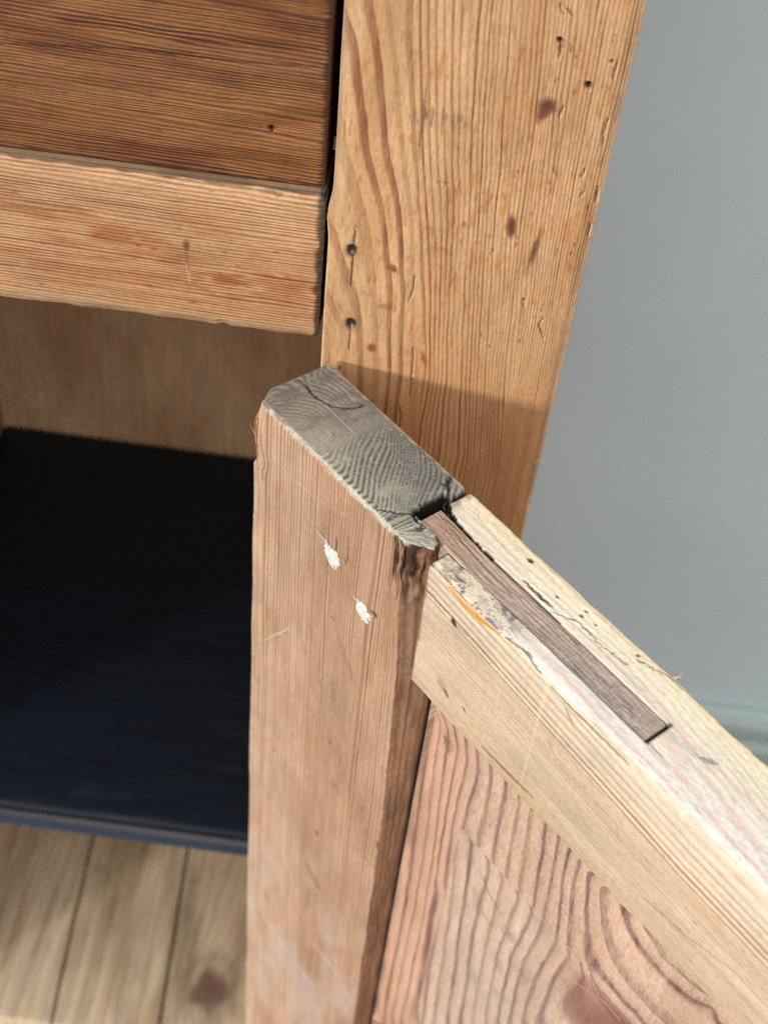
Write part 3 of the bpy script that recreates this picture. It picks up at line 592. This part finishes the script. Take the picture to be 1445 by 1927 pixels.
# broken low patch beside the shoulder
lowp = top * (n > gh) * ss(86, 79, s + 2 * noise(n / 2, s / 2, seed=212)); b.Q[:, 2] -= lowp * (1.0 + .5 * fbm(s / 1.5, n / 1.5, seed=213))
b.Q[:, 2] += tp * (.10 * fbm(s / 5, n / 1.5, seed=214) + .05 * fbm(s / 1.0, n / .6, seed=215))
# ---- colours, top
b.paint(tp * .45, (240, 230, 208))
pink = np.clip(ss(13, 20, n + (s - 150) * .06 + 3 * noise(s / 18, n / 8, seed=216)), 0, 1) * ss(86, 110, s)
b.paint(tp * pink * .75, (226, 216, 204)); 
pw = np.sin((n * .78 + 2.2 * fbm(s / 22, n / 10, seed=217) - .05 * s) * 1.9)
b.paint(tp * ss(.15, .8, pw) * ss(105, 125, s) * ss(5, 12, n) * .6, (212, 176, 160)); b.paint(tp * ss(-.3, -.9, pw) * ss(118, 140, s) * ss(6, 12, n) * ss(-.3, .4, fbm(s / 3, n / 1.6, seed=218)) * .55, (168, 168, 170))
b.paint(tp * ss(8, 3, n) * .45, (232, 214, 172)); b.paint(tp * ss(1.6, .5, n) * .4, (220, 186, 134))
b.paint(tp * ss(.35, .65, fbm(s / 5, n / 1, seed=219)) * .3, (186, 160, 126))
b.paint(tp * ss(67, 63, s) * (n < 10) * ss(-.4, .3, fbm(s / 1.6, n / 1.6, seed=220)) * .75, (112, 106, 100))
b.paint(ss(76.6, 75.6, s) * ss(18, 19, n) * .8, (60, 44, 32)); b.paint(lowp * ss(-.3, .2, noise(s / 2, n / 2, seed=221) + .2) * .85, (176, 164, 144))
ink = np.exp(-((gh + .1 - n) / .28) ** 2) * ss(84, 92, s) + 0 * s
b.paint(tp * np.clip(ink, 0, 1) * (s < 147) * ss(-.8, .2, noise(s / 6, n, seed=222)) * .7, (64, 64, 76))
b.paint(tp * ss(145, 146, s) * ss(147.2, 146.2, s) * ss(9.4, 10.2, n) * ss(19.2, 18.4, n) * .9, (40, 36, 36))
b.paint(cut.astype(float), (36, 30, 27))
# spalted, ink-edged patches between tongue and arris
sp = fbm(s / 4.5, n / 2.2, seed=223); reg = tp * ss(79, 82, s) * ss(112, 100, s) * ss(18, 18.8, n)
b.paint(reg * .6, (176, 154, 136)); b.paint(reg * ss(-.02, .05, sp) * .9, (214, 202, 176)); b.paint(reg * ss(.045, .01, np.abs(sp - .015)) * .85, (74, 80, 82)); b.paint(reg * ss(-.28, -.4, sp) * .75, (78, 78, 92)); b.paint(reg * ss(.3, .6, fbm(s / 3, n / 1.5, seed=224)) * .5, (128, 104, 90))
for q, (pts, w, rgb, a, dp) in enumerate([([(105.09, 10.18), (111.7, 6.47), (120.07, 7.36), (127.82, 6.01)], .16, (84, 88, 86), .85, .15), ([(123.19, 26.34), (133.2, 25.59), (146.97, 25.52), (155.38, 25.61)], .3, (96, 80, 66), .7, .2), ([(101.58, 25.62), (110.87, 23.55), (120.77, 25.79)], .35, (80, 66, 56), .8, .3),
                               ([(104.21, 8.45), (100.8, 8.9), (93.6, 8.64)], .35, (40, 36, 34), .95, .5), ([(130.88, 2.15), (137.02, 0.46), (141.11, 0.56)], .2, (120, 84, 52), .7, .2), ([(128.03, 2.91), (130.43, 2.24)], .25, (80, 56, 36), .8, .2),
                               ([(156.07, 11.37), (159.83, 9.22)], .7, (120, 124, 134), .8, 0), ([(147.15, 17.86), (151.08, 18.46)], .2, (110, 90, 84), .7, .1), ([(145.83, 11.66), (151.81, 11.23), (158.6, 11.46)], .12, (140, 128, 122), .6, .05),
                               ([(74.92, 1.99), (89.43, 2.05), (101.94, 2.61)], .1, (200, 172, 130), .7, .08), ([(68.14, 3.51), (80.66, 5.23), (94.1, 6.34)], .12, (196, 164, 122), .7, .1), ([(100.13, -0.98), (119.38, 1.14), (128.93, 1.61)], .12, (204, 170, 120), .7, .1)]):
    crack(b, pts, w, rgb, dp, tp, a, coords=(s, n), jag=.35, seed=230 + q)
for (c, rx) in (((89.82, 2.77), .7), ((102.55, 5.41), .4), ((110.54, 4.6), .45), ((110.24, 2.65), .35), ((114.57, 3.75), .3), ((127.39, 1.87), .4)):
    mk = ss(1.2, .7, np.hypot((s - c[0]) / (rx * 1.5), (n - c[1]) / rx)) * tp; b.paint(mk, (92, 62, 38)); b.push(mk * .7)
# ---- colours, inner face
b.tone(inn * ss(-12, -20, z), (.97, .93, .88)); b.tone(inn * ss(.1, .5, fbm(s / 30, zz / 2.4, seed=240)) * .6, (.90, .80, .70)); b.paint(inn * ss(-7, 0, zz) * .4, (234, 218, 190))
b.paint(inn * ss(-41, -46, z + 1.5 * noise(s / 12, s * 0, seed=241)) * .35, (176, 146, 112))
b.tone(inn * ss(95, 77, s) * ss(-8, -3, z) * .6, (.85, .7, .62))
sawm = ss(.35, .7, noise(s / .9, z / 60, seed=242)) * np.exp(-((s - 118) / 12) ** 2); b.paint(inn * sawm * .3, (238, 214, 160))
for q, (pts, w, rgb, a, dp) in enumerate([([(83.27, -2.05), (89.64, -3.0), (96.24, -2.56), (102.47, -1.11)], 1.1, (214, 142, 52), .95, .05), ([(75.85, -10.77), (84.08, -11.13), (87.07, -11.3)], .18, (62, 44, 36), .9, .3), ([(88.39, -12.75), (93.02, -11.83), (98.19, -12.0), (105.44, -12.86)], .14, (84, 60, 44), .8, .2),
                               ([(120.93, -1.86), (129.49, -2.47), (141.9, -2.62), (147.07, -2.69)], .5, (104, 82, 66), .75, .3), ([(105.36, -46.65), (116.95, -46.01), (125.12, -45.55)], .8, (110, 84, 74), .7, .2), ([(81.91, -54.37), (94.69, -54.6), (105.33, -51.8)], .25, (120, 94, 76), .6, .15),
                               ([(78.01, 1.68), (84.58, -0.16), (90.9, -1.12)], .3, (146, 84, 66), .7, .1), ([(163.69, -39.72), (176.88, -37.29), (190.38, -33.24)], .2, (130, 100, 84), .5, .1)]):
    crack(b, pts, w, rgb, dp, inn, a, seed=250 + q, jag=.2)
dimple(b, P1([(87.48, -12.39)]), 1.5, 1.0, -.9, (66, 56, 56), .3, inn, .3); dimple(b, P1([(89.48, -40.94)]), 1.3, .8, -.8, (96, 84, 66), .5, inn, .4); dimple(b, P1([(96.79, -39.81)]), .8, .5, -.8, (120, 92, 66), .3, inn, .4)
dimple(b, P1([(87.78, -38.99)]), 2.6, 1.6, -.8, (150, 124, 96), 0, inn, .6, .5); dimple(b, P1([(128.46, -5.4)]), 2.2, .6, -.7, (150, 110, 78), .1, inn, .5, .6); dimple(b, P1([(126.01, -21.16)]), 1.8, .5, -.6, (160, 128, 90), .05, inn, .5, .6)
for q in range(26):
    c0 = (rs.uniform(82, 195), rs.uniform(-47, -5)); dimple(b, c0, rs.uniform(.3, 1.2), rs.uniform(.12, .3), -.12, (156, 124, 90), .03, inn, .5, .6)
b.paint((b.N[:, 0] < -.3) * (n > 17) * .75, (96, 66, 44)); b.paint(inn * ss(76.8, 75.6, s + .6 * noise(z / 3, z * 0, seed=243)) * .8, (150, 112, 80))
b.push(inn * .06 * fbm(s / 20, z / 2, seed=245))
rail_o = b.build('top_rail', M['rail'], door)

# --- loose tongue lying in the groove
b = Box(ax(63.3, 145.5, 1, .4, [(63.7, 145.1, .22)]), ax(-18.15, -10.8, 1, .4, [(-17.75, -11.2, .22)]), ax(-11.8, -.25, 1, .4, [(-11.4, -.65, .8)]), .4)
s, n, z = b.x, -b.y, b.z; top = b.N[:, 2] > .5; tp = top.astype(float)
b.ring = n / 1.3 + .9 * fbm(s / 18, n / 3, seed=301) + 5
b.Q[:, 1] += .25 * noise(s / 14, s * 0, seed=302) + (n < 14.5) * .12 * noise(s / 2, s * 0, seed=303); b.Q[:, 2] += .35 * ss(80, 63, s) + tp * (.08 * fbm(s / .5, n / 2.2, seed=304) + .10 * fbm(s / 4, n / .5, seed=305))
rr = ss(.1, .5, noise(s / .26, n / 1.8, seed=306)) * ss(96, 112, s + 6 * noise(n / 2, s / 8, seed=307))
b.tone(tp * ss(96, 64, s), (1.0, .88, .78)); b.tone(tp * ss(100, 140, s), (1.1, 1.12, 1.16)); b.paint(tp * rr * .22, (186, 174, 166)); b.paint(tp * ss(.15, .5, noise(s / .3, n / 2.0, seed=308)) * ss(98, 118, s) * .3, (108, 94, 86))
for q in range(60):
    c0 = (rs.uniform(64, 142), rs.uniform(11.2, 17.8)); L_ = rs.uniform(2, 9)
    crack(b, [c0, (c0[0] + L_, c0[1] + rs.uniform(-.3, .3))], .03, (74, 58, 50), .08, tp, .6, coords=(s, n), jag=.1, seed=310 + q, soft=.12)
crack(b, [(64, 12.4), (72, 12.9), (82, 13.6), (95, 14.0)], .08, (62, 46, 38), .2, tp, .8, coords=(s, n), jag=.2, seed=399, soft=.12)
b.paint(ss(17.6, 18.1, n) * ss(-1.2, -.3, z) * (s < 92) * .7, (204, 172, 140)); b.paint(tp * ss(139, 146, s + n * .5 - 7) * .3, (150, 132, 112))
b.build('tongue', M['slip'], door)

# --- raised panel
b = Box(ax(77.6, 212, 1, .5, [(78.1, 200, .4), (200, 211, 1.2)]), ax(-17, -7, 1, .5, [(-16.5, -7.5, 3)]), ax(-480, -44, 1, .5, [(-479, -300, 2.5), (-300, -230, .8), (-230, -44.5, .4)]), .5)
s, n, z = b.x, -b.y, b.z; face = b.N[:, 1] < -.3; fc = face.astype(float)
bev = np.maximum(ss(0, 1, (99.5 - s) / 22) * 0 + np.clip((99.5 - s) / 22, 0, 1), np.clip((z + 105) / 55, 0, 1))
dep = np.clip((99.5 - s) / 22, 0, 1) * 1.5 + np.clip((z + 105) / 55, 0, 1) * 2.4 + (bev > 0) * .06; b.Q[:, 1] += fc * dep
ns, nz_ = (167.8, -110.24); ns += 4; nz_ -= 12
dx, dz = s - ns, (z - nz_) / 1.25; rr2 = dx * dx + dz * dz; A = 26.0 ** 2
FB = Field([(0, [(65.51, -74.6), (68.06, -131.54), (67.41, -211.48), (68.16, -312.05)]),(1, [(69.51, -74.32), (71.79, -126.53), (72.34, -203.58), (72.98, -302.66)]),(2, [(73.36, -73.44), (75.01, -118.84), (76.12, -188.95), (76.58, -284.98)]),(3, [(76.95, -72.83), (78.48, -109.28), (81.14, -168.83), (82.92, -283.34)]),(4, [(80.27, -73.93), (84.42, -119.71), (86.4, -172.77), (87.29, -274.86)]),(5, [(84.01, -74.51), (89.11, -120.06), (91.37, -173.06), (92.21, -265.28)]),(6, [(89.07, -74.15), (91.32, -100.38), (93.22, -150.33), (96.29, -257.34)]),(7, [(94.52, -76.16), (95.44, -104.56), (96.65, -145.08)]),(8, [(99.21, -74.61), (99.58, -105.4)]),(9, [(104.3, -72.48), (106.49, -103.93)]),(10, [(109.28, -70.38), (112.48, -101.93)]),(11, [(115.39, -71.12), (118.15, -101.92)]),(12, [(120.0, -70.79), (124.03, -103.15)]),(13, [(125.39, -69.29), (130.6, -104.93)]),(14, [(130.68, -67.81), (135.62, -105.59)]),(15, [(134.26, -68.68), (141.48, -106.51)]),(16, [(138.6, -68.39), (141.39, -86.23), (146.96, -107.98)]),(17, [(142.36, -68.13), (146.57, -84.56), (151.7, -99.85), (155.92, -106.8)]),(18, [(147.8, -68.31), (152.93, -82.46), (160.17, -90.47), (171.62, -92.75), (181.01, -92.63)]),(19, [(154.55, -67.84), (160.73, -74.48), (171.8, -76.86), (181.57, -76.02), (189.16, -69.89)]),(20, [(162.34, -66.24), (170.76, -70.44), (181.98, -68.55), (189.86, -63.88)]),(21, [(173.65, -67.05), (182.47, -64.37), (192.96, -59.68)])], (76, -300), (214, -44)); FF = Field([(0, [(91.09, -99.09), (96.65, -145.08), (102.2, -245.86)]),(1, [(97.76, -106.29), (101.09, -138.28), (107.23, -236.07)]),(2, [(104.21, -105.52), (106.78, -138.81), (112.67, -225.49)]),(3, [(111.57, -106.61), (113.88, -146.56), (117.89, -215.35)]),(4, [(118.34, -108.41), (119.99, -146.2), (122.9, -205.62)]),(5, [(124.92, -106.93), (124.74, -140.15), (127.7, -196.27)]),(6, [(131.21, -107.44), (129.98, -137.05), (132.33, -187.28)]),(7, [(135.77, -106.21), (134.65, -134.82), (136.77, -178.63)]),(8, [(142.05, -107.34), (140.67, -135.92), (141.52, -169.4)]),(9, [(147.52, -107.9), (145.84, -126.67), (146.08, -160.54)]),(10, [(154.38, -109.54), (152.09, -124.99), (152.57, -147.91)]),(11, [(155.75, -106.19), (160.97, -112.47), (172.41, -109.35)]),(12, [(157.51, -100.38), (166.43, -102.34), (179.73, -95.1)]),(13, [(161.18, -93.91), (171.62, -92.75), (185.33, -84.22)])], (76, -300), (214, -44))
zc = np.clip(z, -299, -45); infield = (z < -105) & (s > 99)
b.ring = np.where(infield, FF(s, zc), FB(s, zc)) + .12 * noise(s / 14, z / 50, seed=402) + .06 * noise(s / 4, z / 10, seed=403)
b.tone(fc * ss(103, 92, s + .02 * z + 3), (1.04, .90, .84)); b.tone(fc * (1 - ss(103, 92, s)) * ss(-105, -103, z) * .2, (.97, .88, .80))
fuzz = fc * ss(-107, -101, z) * ss(92, 104, s); fz = fbm(s / .7, z / 1.7, seed=404)
b.push(fuzz * .16 * fz); b.tone(fuzz * ss(0, .5, fz) * .5, (.80, .70, .60)); b.tone(fuzz * ss(0, -.5, fz) * .4, (1.12, 1.1, 1.05))
rk = np.hypot(dx / 1.15, dz) + 3 * fbm(s / 8, z / 8, seed=405); b.paint(fc * ss(23, 15, rk) * ss(-105.5, -108, z) * .7, (138, 90, 74)); b.paint(fc * ss(15, 6, rk) * .5, (108, 64, 52))
b.tone(fc * ss(.0, .5, fbm(s / 14, z / 40, seed=406)) * .4, (.86, .78, .74)); b.paint(fc * ss(-95, -190, z) * ss(95, 130, s) * .15, (206, 196, 188))
for q, (pts, w, rgb, a, dp) in enumerate([([(109.32, -114.5), (115.73, -121.39), (122.53, -124.32)], .8, (106, 84, 74), .4, 0), ([(151.77, -102.88), (160.62, -111.24), (171.31, -111.41)], .12, (226, 206, 188), .4, 0), ([(151.34, -117.46), (164.74, -110.66)], .05, (226, 206, 188), .35, 0)]):
    crack(b, pts, w, rgb, dp, fc, a, seed=420 + q)
dimple(b, P1([(85.36, -78.69)]), 2.0, 2.6, 0, (120, 104, 80), .15, face, .6, .55); dimple(b, P1([(83.79, -78.12)]), .5, 1.8, .2, (90, 78, 60), .2, face, .5, .7)
for q in range(14):
    c0 = (rs.uniform(98, 150), rs.uniform(-210, -100)); dimple(b, c0, rs.uniform(1.5, 5), rs.uniform(1, 4), rs.uniform(-1, 1), (126, 106, 98), 0, face, .8, .28)
b.build('panel', M['panel'], door)
# the far stile and the bottom rail of the door, outside the picture
simple_box('stile', (214.2, -26.5, -500), (240, 0, 0), M['stile'], door, ringf=lambda x, y, z: x / 2)
simple_box('bottom_rail', (77.5, -24.8, -500), (214, 0, -481), M['rail'], door, ringf=lambda x, y, z: z / 2)

# --- white filler in the two screw holes, and torn fibres: irregular solid dabs and thin bent strands
def dab(name, cs_, cz_, ra, rb, ang, seed, base_n=26.45, parent=door):
    nu, nv = 48, 14; V = []; F = []
    for j in range(nv + 1):
        r_ = j / nv
        for i in range(nu):
            t = 2 * math.pi * i / nu; k = 1 + .22 * float(noise(math.cos(t) * 2.2 + 5, math.sin(t) * 2.2, seed=seed)) + .16 * float(noise(math.cos(t) * 7 + 5, math.sin(t) * 7, seed=seed + 1))
            u, v = ra * r_ * k * math.cos(t), rb * r_ * k * math.sin(t)
            hgt = .42 * (1 - r_ ** 3) + .34 * float(noise(u * 2.1 + 9, v * 2.1, seed=seed + 2)) + .2 * float(noise(u * 5 + 9, v * 5, seed=seed + 3))
            if j == nv: hgt = -.4
            V.append((cs_ + u * math.cos(ang) - v * math.sin(ang), -(base_n + hgt), cz_ + u * math.sin(ang) + v * math.cos(ang)))
    for j in range(nv):
        for i in range(nu): F.append((j * nu + i, (j + 1) * nu + i, (j + 1) * nu + (i + 1) % nu, j * nu + (i + 1) % nu))
    return mesh_obj(name, V, F, M['filler'], parent)
def strands(name, paths, rad, mat, parent=door):
    V, F = [], []
    for p in paths:
        p = np.array(p, float); k0 = len(V); n_ = len(p)
        for q in range(n_):
            d = p[min(q + 1, n_ - 1)] - p[max(q - 1, 0)]; d /= np.linalg.norm(d) + 1e-9
            a_ = np.cross(d, (.3, .5, .8)); a_ /= np.linalg.norm(a_); c_ = np.cross(d, a_); rr_ = rad * (1 - .8 * q / (n_ - 1))
            for i in range(5): V.append(tuple(p[q] + rr_ * (a_ * math.cos(i * 1.2566) + c_ * math.sin(i * 1.2566))))
            if q:
                o_ = k0 + (q - 1) * 5
                for i in range(5): F.append((o_ + i, o_ + (i + 1) % 5, o_ + 5 + (i + 1) % 5, o_ + 5 + i))
    return mesh_obj(name, V, F, mat, parent)
def wisp(p0, d, L, seed, bend=.5, n_=7):
    r_ = np.random.RandomState(seed); p = [np.array(p0, float)]; d = np.array(d, float)
    for q in range(n_ - 1): d = d + r_.normal(0, bend / n_, 3) * 2; d /= np.linalg.norm(d); p.append(p[-1] + d * L / (n_ - 1))
    return p
(c1s, c1z), (c2s, c2z) = P1([(39.4, -30.69)]), P1([(55.0, -39.56)])
dab('screw_filler', c1s, c1z, 3.3, 4.0, .5, 1); dab('screw_filler', c2s, c2z, 3.1, 3.7, .7, 2)
ws_ = [wisp((c1s - 1.5 + rs.uniform(-.5, .5), -26.9, c1z + 4 + rs.uniform(-.8, .8)), (-1, -.08, .35 + rs.uniform(-.2, .3)), rs.uniform(4, 7), q) for q in range(6)]
ws_ += [wisp((c2s - 1.5 + rs.uniform(-.5, .5), -26.9, c2z + 3.2 + rs.uniform(-.8, .8)), (-1, -.1, .3 + rs.uniform(-.3, .4)), rs.uniform(2.5, 5), q + 9) for q in range(6)]
strands('filler_wisp', ws_, .08, M['filler'])
sl = [[(2.2, -26.5, -4.5), (1.2, -26.7, -8), (1.3, -26.8, -13), (2.2, -26.7, -18)], [(2.4, -26.6, -6), (1.9, -26.8, -12), (2.4, -26.8, -20), (2.7, -26.6, -27)]]
strands('splinter', sl + [wisp((1.5, -26.8, -13), (-1, .1, .6), 3.6, 31)], .22, M['fibre_red'])
for w_ in (wisp((137.5, .2, -.2), (.2, .9, .5), 3.2, 41, .3), wisp((136.8, .2, -.2), (.5, .7, .35), 2.4, 42, .3)): strands('splinter', [w_], .16, M['fibre'], rail_o)
strands('lint', [wisp((62.5 + rs.uniform(0, 12), -8.5 - rs.uniform(0, 2), -1.8 - rs.uniform(0, 2)), (rs.uniform(-1, 1), rs.uniform(-.6, .6), .35), rs.uniform(2, 4), 50 + q, 1.4) for q in range(22)], .07, M['fibre_grey'], rail_o)
strands('lint', [wisp((69 + rs.uniform(0, 6), -25 + rs.uniform(-1, 2), -19 - rs.uniform(0, 5)), (rs.uniform(-1, 1), -.5, rs.uniform(-.3, .6)), rs.uniform(1.5, 3.5), 90 + q, 1.4) for q in range(16)], .06, M['fibre_grey'], bpy.data.objects['stile'])
